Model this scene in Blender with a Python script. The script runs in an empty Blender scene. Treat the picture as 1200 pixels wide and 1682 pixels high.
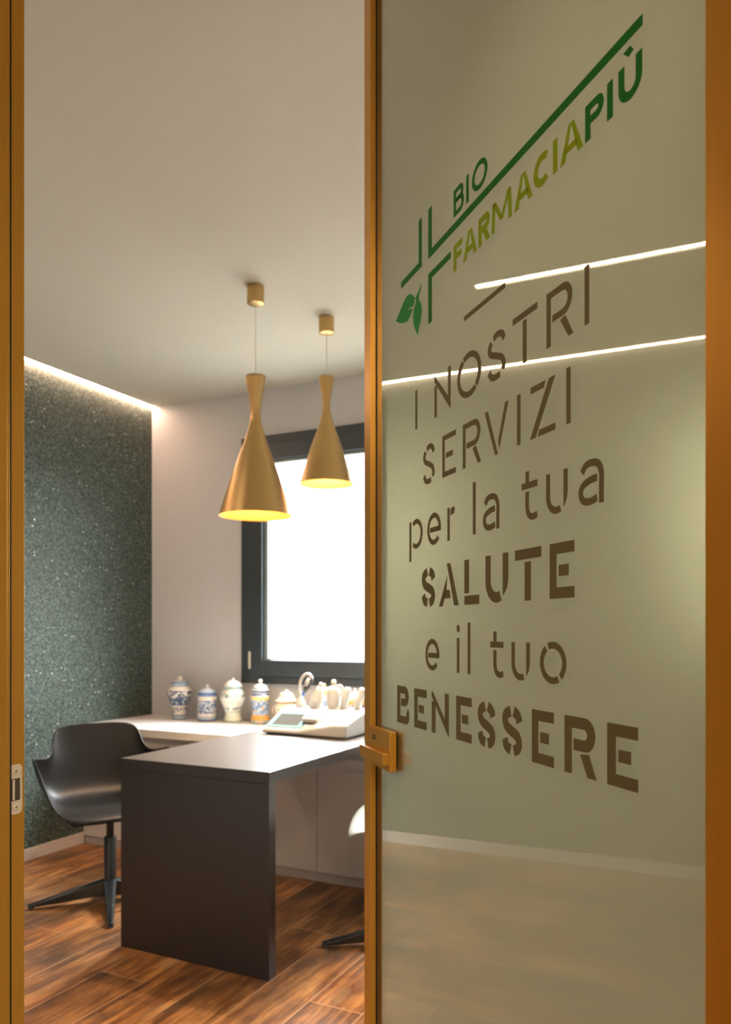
import bpy, bmesh, math, random
from mathutils import Vector, Matrix
random.seed(7)
PI = math.pi
SC = bpy.context.scene
COL = SC.collection

# ------------------------------------------------------------------ camera
YAW = math.radians(26.26)
CAM_H = 1.25
cam_d = bpy.data.cameras.new('camera')
cam = bpy.data.objects.new('camera', cam_d)
COL.objects.link(cam)
cam.location = (0, 0, CAM_H)
cam.rotation_euler = (PI/2, 0, YAW)
cam_d.sensor_fit = 'VERTICAL'
cam_d.sensor_height = 36
cam_d.sensor_width = 36
cam_d.lens = 1264/1682*36
cam_d.shift_y = 194.8/1682
cam_d.clip_start = 0.02
cam_d.dof.use_dof = True
cam_d.dof.focus_distance = 1.1
cam_d.dof.aperture_fstop = 7.0
SC.camera = cam

# ------------------------------------------------------------------ world, colour management
w = bpy.data.worlds.new('daylight')
SC.world = w
w.use_nodes = True
bgn = w.node_tree.nodes['Background']
# bright overcast sky above the horizon, dull ground below it
_g = w.node_tree.nodes.new('ShaderNodeTexCoord'); _s = w.node_tree.nodes.new('ShaderNodeSeparateXYZ'); _r = w.node_tree.nodes.new('ShaderNodeValToRGB')
w.node_tree.links.new(_g.outputs['Generated'], _s.inputs[0]); w.node_tree.links.new(_s.outputs[2], _r.inputs[0]); w.node_tree.links.new(_r.outputs[0], bgn.inputs[0])
_e = _r.color_ramp.elements
_e[0].position = 0.0; _e[0].color = (.055, .052, .047, 1)
_e[1].position = 0.05; _e[1].color = (.15, .148, .14, 1)
for _p, _c in ((.36, .16), (.52, 1.0), (.74, 1.0), (.90, .3)):
    _e2 = _e.new(_p); _e2.color = (_c, _c, _c, 1)
bgn.inputs[1].default_value = 80.0
SC.view_settings.view_transform = 'Standard'
SC.view_settings.look = 'None'
SC.view_settings.gamma = 1
SC.view_settings.use_curve_mapping = False
SC.view_settings.exposure = 0.35

# ------------------------------------------------------------------ large lamps
CEIL = 2.715
def area(name, loc, sx, sy, power, color, rot=(0, 0, 0), portal=False):
    l = bpy.data.lights.new(name, 'AREA')
    l.shape = 'RECTANGLE'; l.size = sx; l.size_y = sy; l.energy = power; l.color = color
    l.cycles.is_portal = portal
    o = bpy.data.objects.new(name, l)
    o.location = loc; o.rotation_euler = rot
    COL.objects.link(o)
    return o
area('window_daylight_portal', (-2.04, 3.99, 1.67), 1.45, 1.45, 1, (1, 1, 1), (-PI/2, 0, 0), True)
area('window_daylight_portal', (.05, 3.99, 1.67), .92, 1.45, 1, (1, 1, 1), (-PI/2, 0, 0), True)  # portal of the added, unseen window
CORRIDOR_POWER = 56

# ------------------------------------------------------------------ node helpers
class NT:
    def __init__(s, name):
        s.m = bpy.data.materials.new(name); s.m.use_nodes = True
        s.t = s.m.node_tree; s.t.nodes.clear()
        s.out = s.t.nodes.new('ShaderNodeOutputMaterial')
    def n(s, kind, **kw):
        nd = s.t.nodes.new(kind)
        for k, v in kw.items():
            setattr(nd, k, v)
        return nd
    def put(s, sock, v):
        if isinstance(v, bpy.types.NodeSocket): s.t.links.new(v, sock)
        elif isinstance(v, (tuple, list)):
            sock.default_value = tuple(v) + ((1,) if len(v) == 3 and sock.type == 'RGBA' else ())
        else: sock.default_value = v
    def math(s, op, a, b=0.0, c=None):
        nd = s.n('ShaderNodeMath', operation=op)
        s.put(nd.inputs[0], a); s.put(nd.inputs[1], b)
        if c is not None: s.put(nd.inputs[2], c)
        return nd.outputs[0]
    def mix(s, f, a, b, mode='MIX'):
        nd = s.n('ShaderNodeMix', data_type='RGBA', blend_type=mode)
        s.put(nd.inputs[0], f); s.put(nd.inputs[6], a); s.put(nd.inputs[7], b)
        return nd.outputs[2]
    def ramp(s, f, stops, interp='LINEAR'):
        nd = s.n('ShaderNodeValToRGB'); nd.color_ramp.interpolation = interp
        e = nd.color_ramp.elements
        while len(e) < len(stops): e.new(0.5)
        for i, (p, c) in enumerate(stops):
            e[i].position = p; e[i].color = tuple(c) + (1,)
        s.put(nd.inputs[0], f)
        return nd.outputs[0]
    def coord(s, which='Object'):
        return s.n('ShaderNodeTexCoord').outputs[which]
    def scale(s, vec, sc, loc=(0, 0, 0)):
        nd = s.n('ShaderNodeMapping'); s.put(nd.inputs[0], vec)
        nd.inputs['Scale'].default_value = sc; nd.inputs['Location'].default_value = loc
        return nd.outputs[0]
    def noise(s, vec, sc=5, detail=3, rough=.5, out=0):
        nd = s.n('ShaderNodeTexNoise'); s.put(nd.inputs['Vector'], vec)
        nd.inputs['Scale'].default_value = sc; nd.inputs['Detail'].default_value = detail
        nd.inputs['Roughness'].default_value = rough
        return nd.outputs[out]
    def bump(s, h, strength=.2, dist=.002):
        nd = s.n('ShaderNodeBump'); s.put(nd.inputs['Height'], h)
        nd.inputs['Strength'].default_value = strength; nd.inputs['Distance'].default_value = dist
        return nd.outputs[0]
    def bsdf(s, **kw):
        nd = s.n('ShaderNodeBsdfPrincipled')
        names = dict(color='Base Color', rough='Roughness', metal='Metallic', normal='Normal', spec='Specular IOR Level',
                     coat='Coat Weight', coat_rough='Coat Roughness', emit='Emission Color', emits='Emission Strength',
                     sub='Subsurface Weight', ior='IOR')
        for k, v in kw.items(): s.put(nd.inputs[names[k]], v)
        return nd.outputs[0]
    def done(s, sh):
        s.t.links.new(sh, s.out.inputs[0]); return s.m

def simple(name, color, rough=.5, metal=0, var=.06, nscale=12, bump=0.0, bscale=200, spec=.5, coat=0):
    t = NT(name); co = t.coord()
    n = t.noise(co, nscale, 4)
    lo = tuple(c*(1-var) for c in color); hi = tuple(min(1, c*(1+var)) for c in color)
    c = t.mix(n, lo, hi)
    kw = dict(color=c, rough=rough, metal=metal, spec=spec, coat=coat)
    if bump: kw['normal'] = t.bump(t.noise(co, bscale, 2), bump, .001)
    return t.done(t.bsdf(**kw))

def emitter(name, color, strength):
    t = NT(name); e = t.n('ShaderNodeEmission')
    t.put(e.inputs[0], color); e.inputs[1].default_value = strength
    return t.done(e.outputs[0])

# ------------------------------------------------------------------ materials
M = {}
def floor_material():
    t = NT('wood_effect_floor')
    co = t.coord()
    sp = t.n('ShaderNodeSeparateXYZ'); t.put(sp.inputs[0], co)
    x, y = sp.outputs[0], sp.outputs[1]
    px = t.math('DIVIDE', t.math('ADD', x, 1.518), .2)
    ix = t.math('FLOOR', px); fx = t.math('FRACT', px)
    off = t.math('MULTIPLY', t.math('ADD', ix, 3.0), .335)
    py = t.math('DIVIDE', t.math('SUBTRACT', t.math('SUBTRACT', y, 2.105), off), 1.2)
    iy = t.math('FLOOR', py); fy = t.math('FRACT', py)
    cb = t.n('ShaderNodeCombineXYZ'); t.put(cb.inputs[0], ix); t.put(cb.inputs[1], iy)
    wn = t.n('ShaderNodeTexWhiteNoise', noise_dimensions='2D'); t.put(wn.inputs['Vector'], cb.outputs[0])
    val = wn.outputs[0]
    # shift the grain for every plank
    ofs = t.n('ShaderNodeVectorMath', operation='SCALE'); t.put(ofs.inputs[0], wn.outputs[1]); ofs.inputs['Scale'].default_value = 9
    gv = t.n('ShaderNodeVectorMath', operation='ADD'); t.put(gv.inputs[0], co); t.put(gv.inputs[1], ofs.outputs[0])
    grain = t.noise(t.scale(gv.outputs[0], (26, 2.2, 1)), 1.6, 6, .62)
    fine = t.noise(t.scale(gv.outputs[0], (130, 6, 1)), 1.5, 4, .6)
    cloud = t.noise(t.scale(gv.outputs[0], (4.5, 2.2, 1)), 1.2, 5, .65)
    base = t.ramp(grain, [(.28, (.09, .030, .008)), (.45, (.24, .085, .020)), (.58, (.46, .185, .045)), (.75, (.62, .32, .11))])
    base = t.mix(t.ramp(cloud, [(.36, (.8,)*3), (.56, (0,)*3)]), base, (.055, .026, .014))
    base = t.mix(t.math('MULTIPLY', t.ramp(cloud, [(.55, (0,)*3), (.72, (1,)*3)]), .55), base, (.40, .25, .13))
    base = t.mix(t.math('MULTIPLY', fine, .35), base, (.09, .04, .02))
    tone = t.math('ADD', t.math('MULTIPLY', val, .85), .5)
    sc = t.n('ShaderNodeVectorMath', operation='SCALE'); t.put(sc.inputs[0], base); t.put(sc.inputs['Scale'], tone)
    # joints
    ex = t.math('MINIMUM', fx, t.math('SUBTRACT', 1, fx)); ey = t.math('MINIMUM', fy, t.math('SUBTRACT', 1, fy))
    jx = t.math('LESS_THAN', ex, .012); jy = t.math('LESS_THAN', ey, .0020)
    j = t.math('MAXIMUM', jx, jy)
    col = t.mix(j, sc.outputs[0], (.42, .22, .11))
    hgt = t.math('SUBTRACT', t.math('MULTIPLY', fine, .3), j)
    rough = t.math('ADD', t.math('MULTIPLY', grain, .2), .30)
    return t.done(t.bsdf(color=col, rough=rough, normal=t.bump(hgt, .25, .001)))
M['floor'] = floor_material()

def glitter_material():
    t = NT('dark_glitter_wallcovering'); co = t.coord()
    v = t.n('ShaderNodeTexVoronoi'); t.put(v.inputs['Vector'], co); v.inputs['Scale'].default_value = 170
    cell = v.outputs['Color']
    s = t.n('ShaderNodeSeparateColor'); t.put(s.inputs[0], cell)
    big = t.noise(co, 70, 3, .7)
    g = t.math('ADD', t.math('MULTIPLY', s.outputs[0], .5), t.math('MULTIPLY', big, .5))
    col = t.ramp(g, [(.20, (.013, .020, .016)), (.50, (.040, .057, .047)), (.78, (.14, .185, .155))])
    v2 = t.n('ShaderNodeTexVoronoi'); t.put(v2.inputs['Vector'], co); v2.inputs['Scale'].default_value = 75
    s2 = t.n('ShaderNodeSeparateColor'); t.put(s2.inputs[0], v2.outputs['Color'])
    flake = t.math('MULTIPLY', t.math('GREATER_THAN', s2.outputs[1], .965), t.math('LESS_THAN', v2.outputs['Distance'], .30))
    col = t.mix(flake, col, (.75, .78, .74))
    nm = t.bump(g, .8, .003)
    return t.done(t.bsdf(color=col, rough=t.math('SUBTRACT', .5, t.math('MULTIPLY', flake, .25)), metal=t.math('MULTIPLY', s.outputs[2], .35), normal=nm))
M['glitter'] = glitter_material()
M['wall'] = simple('warm_grey_wall_paint', (.575, .575, .585), .55, var=.02, bump=.08, bscale=300)
M['ceiling'] = simple('matt_ceiling_paint', (.56, .54, .465), .8, var=.02)
M['white_wall'] = simple('white_wall_paint', (.66, .63, .58), .6, var=.02)
M['baseboard'] = simple('pale_baseboard', (.50, .43, .39), .45, var=.04)
def brushed_gold(name, color, rough, stretch=(300, 300, 6), metal=1.0):
    t = NT(name); co = t.coord()
    n = t.noise(t.scale(co, stretch), 1, 3)
    c = t.mix(n, tuple(k*.93 for k in color), tuple(min(1, k*1.07) for k in color))
    return t.done(t.bsdf(color=c, metal=metal, rough=rough, normal=t.bump(n, .03, .0005)))
M['gold'] = brushed_gold('anodised_gold_aluminium', (.60, .30, .035), .34, metal=.6)
M['lamp_gold'] = brushed_gold('satin_gold_lamp_metal', (.55, .37, .155), .38, (200, 200, 200))
M['shade_inside'] = simple('gold_leaf_shade_inside', (.30, .115, .014), .5, metal=.3, var=.05)
M['rubber'] = simple('black_gasket_rubber', (.008, .007, .006), .6)
M['nickel'] = simple('satin_nickel', (.78, .70, .58), .4, metal=.35, bump=.05)
M['nickel_dark'] = simple('dark_slot_metal', (.10, .075, .055), .5, metal=.4)
M['anthracite'] = simple('anthracite_window_aluminium', (.040, .052, .060), .36, var=.04)
M['bead'] = simple('grey_glazing_bead', (.20, .25, .25), .3)
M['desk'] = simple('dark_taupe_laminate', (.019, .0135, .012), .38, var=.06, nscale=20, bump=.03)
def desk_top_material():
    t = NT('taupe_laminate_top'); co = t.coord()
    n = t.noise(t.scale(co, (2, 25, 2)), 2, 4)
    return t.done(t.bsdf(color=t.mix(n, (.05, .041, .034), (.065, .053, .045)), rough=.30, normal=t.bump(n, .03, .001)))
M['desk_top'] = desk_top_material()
M['counter'] = simple('white_laminate_counter', (.72, .68, .63), .35, var=.02)
M['cabinet'] = simple('off_white_cabinet_laminate', (.58, .53, .49), .4, var=.02)
M['white_metal'] = simple('white_painted_metal', (.7, .68, .64), .4)
M['plinth'] = simple('grey_plinth', (.42, .38, .35), .5)
M['dark_gap'] = simple('shadow_gap_board', (.24, .19, .16), .6)
M['black_shell'] = simple('black_polypropylene', (.006, .0055, .0052), .40, var=.1, bump=.03, bscale=500, spec=.16)
M['black_metal'] = simple('black_powder_coated_metal', (.012, .012, .013), .35)
M['polished'] = simple('dark_polished_aluminium', (.05, .055, .056), .22, metal=.7)
M['white_shell'] = simple('white_polypropylene', (.30, .33, .33), .3, var=.02)
M['device'] = simple('white_device_plastic', (.40, .39, .365), .3, var=.02)
M['teal'] = simple('pale_turquoise_panel', (.13, .26, .245), .75, var=.03, spec=.04)
M['screen'] = simple('grey_display', (.050, .052, .048), .75, var=.05, spec=.03)
M['cable'] = simple('grey_cable_cover', (.62, .55, .50), .5)
M['black_plastic'] = simple('black_plastic', (.02, .02, .02), .35)
M['blue_plastic'] = simple('blue_plastic_collar', (.04, .10, .35), .35)
M['film_brown'] = simple('brown_grey_vinyl_letters', (.105, .088, .042), .6, var=.05, bump=.05, bscale=900, spec=.12)
M['film_green'] = simple('dark_green_vinyl', (.010, .120, .016), .6, var=.05, spec=.1)
M['film_leaf'] = simple('mid_green_vinyl', (.018, .20, .045), .6, var=.05, spec=.1)
M['film_lime'] = simple('lime_green_vinyl', (.19, .27, .004), .6, var=.05, spec=.1)
M['led'] = emitter('warm_led_line', (1.0, .70, .44), 16)
M['led_bright'] = emitter('warm_white_led_line', (1.0, .80, .60), 30)
M['cove_led'] = emitter('warm_cove_led', (1.0, .64, .45), 42)
M['bulb'] = emitter('warm_bulb', (1.0, .66, .30), 5)

def frosted():
    t = NT('satin_frosted_film'); co = t.coord()
    n = t.noise(co, 400, 2)
    d = t.n('ShaderNodeBsdfDiffuse'); t.put(d.inputs[0], (.35, .345, .30))
    tr = t.n('ShaderNodeBsdfTranslucent'); t.put(tr.inputs[0], t.mix(n, (.46, .46, .41), (.50, .50, .445)))
    m1 = t.n('ShaderNodeMixShader'); m1.inputs[0].default_value = .62
    t.t.links.new(d.outputs[0], m1.inputs[1]); t.t.links.new(tr.outputs[0], m1.inputs[2])
    rf = t.n('ShaderNodeBsdfRefraction'); t.put(rf.inputs[0], (.88, .83, .64)); rf.inputs['Roughness'].default_value = .68; rf.inputs['IOR'].default_value = 1.12
    m2 = t.n('ShaderNodeMixShader'); m2.inputs[0].default_value = .27
    t.t.links.new(m1.outputs[0], m2.inputs[1]); t.t.links.new(rf.outputs[0], m2.inputs[2])
    return t.done(m2.outputs[0])
M['frosted'] = frosted()
def clear(name, tint, rough=.0, boost=1.0):
    t = NT(name)
    tr = t.n('ShaderNodeBsdfTransparent'); t.put(tr.inputs[0], tint)
    gl = t.n('ShaderNodeBsdfGlossy'); gl.inputs['Roughness'].default_value = rough; t.put(gl.inputs[0], (1, 1, 1))
    fr = t.n('ShaderNodeFresnel'); fr.inputs[0].default_value = 1.5
    geo = t.n('ShaderNodeNewGeometry')
    f = t.math('MULTIPLY', t.math('MULTIPLY', fr.outputs[0], t.math('SUBTRACT', 1, geo.outputs['Backfacing'])), boost)
    m = t.n('ShaderNodeMixShader'); t.put(m.inputs[0], f)
    t.t.links.new(tr.outputs[0], m.inputs[1]); t.t.links.new(gl.outputs[0], m.inputs[2])
    return t.done(m.outputs[0])
M['door_glass'] = clear('door_glass', (.97, .99, .96), .015, 1.5)
M['window_glass'] = clear('window_glass', (.96, .98, .98), .0)

# ------------------------------------------------------------------ mesh helpers
def obj(name, bm, mat, parent=None, smooth=False, bevel=0, seg=2, angle=35):
    me = bpy.data.meshes.new(name)
    bmesh.ops.recalc_face_normals(bm, faces=bm.faces)
    bm.to_mesh(me); bm.free()
    mats = mat if isinstance(mat, (list, tuple)) else [mat]
    for m in mats: me.materials.append(m)
    if smooth:
        for p in me.polygons: p.use_smooth = True
    o = bpy.data.objects.new(name, me); COL.objects.link(o)
    if parent is not None: o.parent = parent
    if bevel:
        b = o.modifiers.new('bevel', 'BEVEL'); b.width = bevel; b.segments = seg
        b.limit_method = 'ANGLE'; b.angle_limit = math.radians(angle)
    return o
def rawobj(name, bm, mat, parent=None, smooth=False):
    me = bpy.data.meshes.new(name); bm.to_mesh(me); bm.free()
    me.materials.append(mat)
    if smooth:
        for p in me.polygons: p.use_smooth = True
    o = bpy.data.objects.new(name, me); COL.objects.link(o)
    if parent is not None: o.parent = parent
    return o
def tag(o, label=None, cat=None, group=None, kind=None):
    if label: o['label'] = label
    if cat: o['category'] = cat
    if group: o['group'] = group
    if kind: o['kind'] = kind
    return o
def empty(name, loc=(0, 0, 0), rz=0):
    o = bpy.data.objects.new(name, None); COL.objects.link(o)
    o.location = loc; o.rotation_euler = (0, 0, rz); o.empty_display_size = .05
    return o
def box(bm, x0, x1, y0, y1, z0, z1, mat=0, mtx=None):
    vs = [bm.verts.new((x, y, z)) for x in (x0, x1) for y in (y0, y1) for z in (z0, z1)]
    if mtx is not None:
        for v in vs: v.co = mtx @ v.co
    f = []
    for q in ((0, 1, 3, 2), (4, 6, 7, 5), (0, 4, 5, 1), (2, 3, 7, 6), (0, 2, 6, 4), (1, 5, 7, 3)):
        fc = bm.faces.new([vs[i] for i in q]); fc.material_index = mat; f.append(fc)
    return vs
def boxes(*bs):
    bm = bmesh.new()
    for b in bs: box(bm, *b)
    return bm
def lathe(bm, prof, n=48, mtx=None, cap=True, mat=0):
    rings = []
    for r, z in prof:
        ring = []
        for i in range(n):
            a = 2*PI*i/n
            v = Vector((r*math.cos(a), r*math.sin(a), z))
            ring.append(bm.verts.new(mtx @ v if mtx is not None else v))
        rings.append(ring)
    for a, b in zip(rings, rings[1:]):
        for i in range(n):
            j = (i+1) % n
            f = bm.faces.new((a[i], a[j], b[j], b[i])); f.material_index = mat
    if cap:
        bm.faces.new(list(reversed(rings[0]))); bm.faces.new(rings[-1])
    return bm
def catmull(pts, n=8):
    P = [Vector(p) for p in pts]; P = [2*P[0]-P[1]] + P + [2*P[-1]-P[-2]]
    out = []
    for i in range(1, len(P)-2):
        for k in range(n):
            t = k/n
            out.append(.5*((2*P[i]) + (-P[i-1]+P[i+1])*t + (2*P[i-1]-5*P[i]+4*P[i+1]-P[i+2])*t*t + (-P[i-1]+3*P[i]-3*P[i+1]+P[i+2])*t**3))
    out.append(P[-2]); return out
def tube(bm, pts, r, n=12, cap=True):
    pts = [Vector(p) for p in pts]
    rr = r if isinstance(r, (list, tuple)) else [r]*len(pts)
    rings = []; ref = None
    for i, p in enumerate(pts):
        d = (pts[min(i+1, len(pts)-1)]-pts[max(i-1, 0)]).normalized()
        if ref is None:
            ref = Vector((0, 0, 1)) if abs(d.z) < .9 else Vector((1, 0, 0))
        ux = ref.cross(d).normalized(); uy = d.cross(ux).normalized(); ref = uy if abs(uy.dot(d)) < .9 else ref
        ring = [bm.verts.new(p+rr[i]*(math.cos(2*PI*k/n)*ux+math.sin(2*PI*k/n)*uy)) for k in range(n)]
        ref = d.cross(ux).normalized()
        # keep the frame continuous
        rings.append(ring)
    for a, b in zip(rings, rings[1:]):
        # match nearest start
        best = min(range(n), key=lambda s: (b[s].co-a[0].co).length)
        for k in range(n):
            bm.faces.new((a[k], a[(k+1) % n], b[(k+1+best) % n], b[(k+best) % n]))
    if cap:
        bm.faces.new(list(reversed(rings[0]))); bm.faces.new(rings[-1])
    return bm
def prism(bm, poly, axis, a0, a1, mat=0):
    """poly: list of 2-D points; axis 'x' -> points are (y,z)"""
    def mk(p, a):
        return {'x': (a, p[0], p[1]), 'y': (p[0], a, p[1]), 'z': (p[0], p[1], a)}[axis]
    A = [bm.verts.new(mk(p, a0)) for p in poly]; B = [bm.verts.new(mk(p, a1)) for p in poly]
    n = len(poly)
    for i in range(n):
        f = bm.faces.new((A[i], A[(i+1) % n], B[(i+1) % n], B[i])); f.material_index = mat
    f = bm.faces.new(list(reversed(A))); f.material_index = mat
    f = bm.faces.new(B); f.material_index = mat
    return bm

# ------------------------------------------------------------------ room shell
LX, RX, BY, FY0, FY1 = -3.5, 0.62, 3.92, 0.63, 0.748
WX0, WX1, WZ0, WZ1 = -2.775, -1.30, .929, 2.428
VX0, VX1 = -.42, .52       # added unseen window behind the open glass door, for its glow
tag(obj('floor', boxes((-4.2, 2.6, -2.6, 4.2, -.08, 0)), M['floor']), kind='structure')
# room ceiling stops just short of the glitter wall: light cove
STX0, STX1, STY0, STY1 = -2.500, -2.455, .752, 1.66
tag(obj('ceiling', boxes((LX+.035, STX0, FY0, BY+.2, CEIL, CEIL+.03), (STX1, RX+.2, FY0, BY+.2, CEIL, CEIL+.03),
                         (STX0, STX1, STY1, BY+.2, CEIL, CEIL+.03), (STX0, STX1, FY0, STY0, CEIL, CEIL+.03),
                         (-4.2, 2.6, -2.6, BY+.2, CEIL+.12, CEIL+.2), (-4.2, 2.6, -2.6, FY0, CEIL, CEIL+.03)), M['ceiling']), kind='structure')
tag(obj('wall_left', boxes((LX-.2, LX, FY0, BY+.2, 0, CEIL+.13)), M['glitter']), kind='structure')
tag(obj('wall_back', boxes((LX, WX0, BY, BY+.2, 0, CEIL+.13), (WX1, VX0, BY, BY+.2, 0, CEIL+.13), (VX1, RX+.2, BY, BY+.2, 0, CEIL+.13),
                           (VX0, VX1, BY, BY+.2, 0, WZ0), (VX0, VX1, BY, BY+.2, WZ1, CEIL+.13),
                           (WX0, WX1, BY, BY+.2, 0, WZ0), (WX0, WX1, BY, BY+.2, WZ1, CEIL+.13)), M['wall']), kind='structure')
tag(obj('wall_right', boxes((RX, RX+.2, FY1, BY, 0, CEIL+.13)), M['white_wall']), kind='structure')
OX0, OX1, OZ = -.935, .068, 2.66      # opening in the front wall, outside of the frame
tag(obj('wall_front', boxes((-4.2, OX0, FY0, FY1, 0, CEIL+.13), (OX1, 2.6, FY0, FY1, 0, CEIL+.13), (OX0, OX1, FY0, FY1, OZ, CEIL+.13)), M['white_wall']), kind='structure')
tag(obj('wall_corridor', boxes((-4.2, -4.0, -2.6, FY0, 0, CEIL+.13), (2.4, 2.6, -2.6, FY0, 0, CEIL+.13), (-4.0, 2.4, -2.6, -2.4, 0, CEIL+.13)), M['white_wall']), kind='structure')
tag(obj('baseboard_left', boxes((LX, LX+.012, FY1, 3.33, 0, .065)), M['baseboard'], bevel=.002), kind='structure')
tag(obj('baseboard_right', boxes((RX-.012, RX, FY1, 3.33, 0, .065)), M['baseboard'], bevel=.002), kind='structure')

# cove light between ceiling and glitter wall
cv = empty('cove_light', (LX, 0, CEIL))
tag(cv, 'warm LED line glowing in the gap between the ceiling and the dark glitter wall', 'light')
obj('led_strip', boxes((.003, .034, FY1+.01, BY-.004, -.001, .004)), M['cove_led'], cv)
obj('profile', boxes((.002, .034, FY1+.01, BY-.004, .005, .028)), M['nickel'], cv)
# recessed linear light in the ceiling (seen reflected in the door)
ls = empty('linear_ceiling_light', ((STX0+STX1)/2, 0, CEIL))
tag(ls, 'slim recessed white light line in the ceiling, seen reflected in the glass door', 'light')
obj('diffuser', boxes((-.015, .015, STY0+.003, STY1-.003, .004, .008)), M['led_bright'], ls)
obj('profile', boxes((-.022, .022, STY0+.001, STY1-.001, .009, .026)), M['nickel'], ls)

# unseen corridor lamps behind the camera, added to light the frame and door
def added_panel(name, loc, s, power, color, label, strength):
    e = empty(name, loc)
    tag(e, label, 'light')
    obj('frame', boxes((-s/2-.02, s/2+.02, -s/2-.02, s/2+.02, -.012, -.001)), M['nickel'], e, bevel=.002)
    obj('diffuser', boxes((-s/2, s/2, -s/2, s/2, -.016, -.0125)), emitter(name+'_glow', color, strength), e)
    a = area(name+'_lamp', (0, 0, -.03), s, s, power, color); a.parent = e
    return e
def added_spot(loc, power, color, label, angle=75):  # unseen ceiling spots, added to light the frosted door from behind
    e = empty('added_spot', loc); tag(e, label, 'light')
    obj('trim_ring', lathe(bmesh.new(), [(.036, -.001), (.050, -.001), (.050, -.005), (.036, -.005), (.034, -.002)], 32, cap=False), M['white_metal'], e, smooth=True)
    obj('lens', lathe(bmesh.new(), [(.034, -.002), (.034, -.0035)], 32), emitter('added_spot_lens', color, 4), e)
    l = bpy.data.lights.new('added_spot_beam', 'SPOT'); l.energy = power; l.color = color; l.spot_size = math.radians(angle); l.spot_blend = .6; l.shadow_soft_size = .03
    o = bpy.data.objects.new('added_spot_beam', l); o.location = (0, 0, -.03); COL.objects.link(o); o.parent = e
added_spot((.28, 1.30, CEIL), 60, (1, .86, .66), 'small round unseen spot added close behind the hinge side of the glass door', 100)
added_spot((-.30, 2.15, CEIL), 18, (1, .82, .60), 'small round unseen spot added further into the room behind the glass door', 90)
added_panel('added_corridor_light', (.75, -.95, CEIL), .5, CORRIDOR_POWER, (1, .80, .58), 'large square warm light added to the corridor ceiling, unseen behind the photographer on the right', 3)

added_panel('added_corridor_light', (-1.5, -.7, CEIL), .25, 16, (1, .80, .58), 'small square warm light added, unseen, at the left end of the corridor', 3)  # added so the door letters get lit from the left too

# ------------------------------------------------------------------ window
win = empty('window_1', (0, BY, 0)); tag(win, kind='structure')
T = .022          # how far the frame stands proud of the wall
def frame_bm(x0, x1, z0, z1, wl, wr, wb, wt, y0, y1):
    return boxes((x0, x0+wl, y0, y1, z0, z1), (x1-wr, x1, y0, y1, z0, z1), (x0+wl, x1-wr, y0, y1, z0, z0+wb), (x0+wl, x1-wr, y0, y1, z1-wt, z1))
obj('frame', frame_bm(WX0, WX1, WZ0, WZ1, .075, .075, .075, .075, -.02, .07), M['anthracite'], win, bevel=.003)
def fill_window(win, WX0, WX1):
  a, b = WX0+.060, WX1-.060
  sx = obj('sash', frame_bm(a, b, WZ0+.052, WZ1-.055, .100, .100, .092, .095, -.034, .055), M['anthracite'], win, bevel=.003)
  ia, ib, za, zb = a+.100, b-.100, WZ0+.144, WZ1-.150
  obj('glazing_bead', frame_bm(ia, ib, za, zb, .028, .012, .010, .020, -.012, .02), M['bead'], sx, bevel=.003)
  obj('pane', boxes((ia, ib, .022, .026, za, zb)), M['window_glass'], sx)
fill_window(win, WX0, WX1)
hg = obj('hinge_cover', lathe(bmesh.new(), [(.007, 0), (.008, .004), (.008, .10), (.006, .106)], 16, Matrix.Translation((-2.698, -.042, 1.018))), M['nickel'], win, smooth=True)
hg['label'] = 'small pale grey hinge cover'

win2 = empty('added_window', (0, BY, 0)); tag(win2, kind='structure')  # unseen window, added to make the right of the frosted door glow
obj('frame', frame_bm(VX0, VX1, WZ0, WZ1, .075, .075, .075, .075, -.02, .07), M['anthracite'], win2, bevel=.003)
fill_window(win2, VX0, VX1)

# ------------------------------------------------------------------ door frame (in the front wall)
fr = empty('trim_1', (0, 0, 0)); tag(fr, kind='structure')
JX = -.8965
# left jamb profile in plan (x,y), extruded in z
ljamb = [(OX0, .590), (JX+.014, .590), (JX+.0155, .7085), (JX+.012, .7092), (JX+.012, .715), (JX, .715), (JX, .7482), (OX0, .7482)]
bm = bmesh.new(); prism(bm, ljamb, 'z', 0, 2.62)
obj('jamb', bm, M['gold'], fr, bevel=.0006)
rj = 0.034
rjamb = [(OX1, .590), (rj-.014, .590), (rj-.0145, .6985), (rj-.012, .702), (rj, .702), (rj, .7482), (OX1, .7482)]
bm = bmesh.new(); prism(bm, rjamb, 'z', 0, 2.62)
obj('jamb', bm, M['gold'], fr, bevel=.0006)
obj('head', boxes((OX0, OX1, .590, .7482, 2.62, OZ)), M['gold'], fr, bevel=.001)
obj('gasket', boxes((JX, JX+.003, .7152, .7247, .01, 2.61)), M['rubber'], fr)
# strike plate: rounded plate, slot and two screws, on the jamb face
sp = bmesh.new()
def rr_poly(y0, y1, z0, z1, r, n=6):
    out = []
    for cy, cz, a0 in ((y1-r, z1-r, 0), (y0+r, z1-r, 90), (y0+r, z0+r, 180), (y1-r, z0+r, 270)):
        for k in range(n+1):
            a = math.radians(a0+90*k/n); out.append((cy+r*math.cos(a), cz+r*math.sin(a)))
    return out
Y0s, Y1s, Z0s, Z1s = .7274, .7434, .9985, 1.0665
prism(sp, rr_poly(Y0s-.004, Y1s, Z0s, Z1s, .0065), 'x', JX-.001, JX+.0015)
spo = obj('strike_plate', sp, M['nickel'], fr, bevel=.0003)
obj('slot', boxes((JX+.0010, JX+.0018, Y0s-.002, .7396, Z0s+.019, Z1s-.019)), M['nickel_dark'], spo)
obj('latch_insert', boxes((JX+.0012, JX+.0024, Y0s, Y0s+.0035, Z0s+.020, Z1s-.020)), M['nickel'], spo, bevel=.0005)
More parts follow.
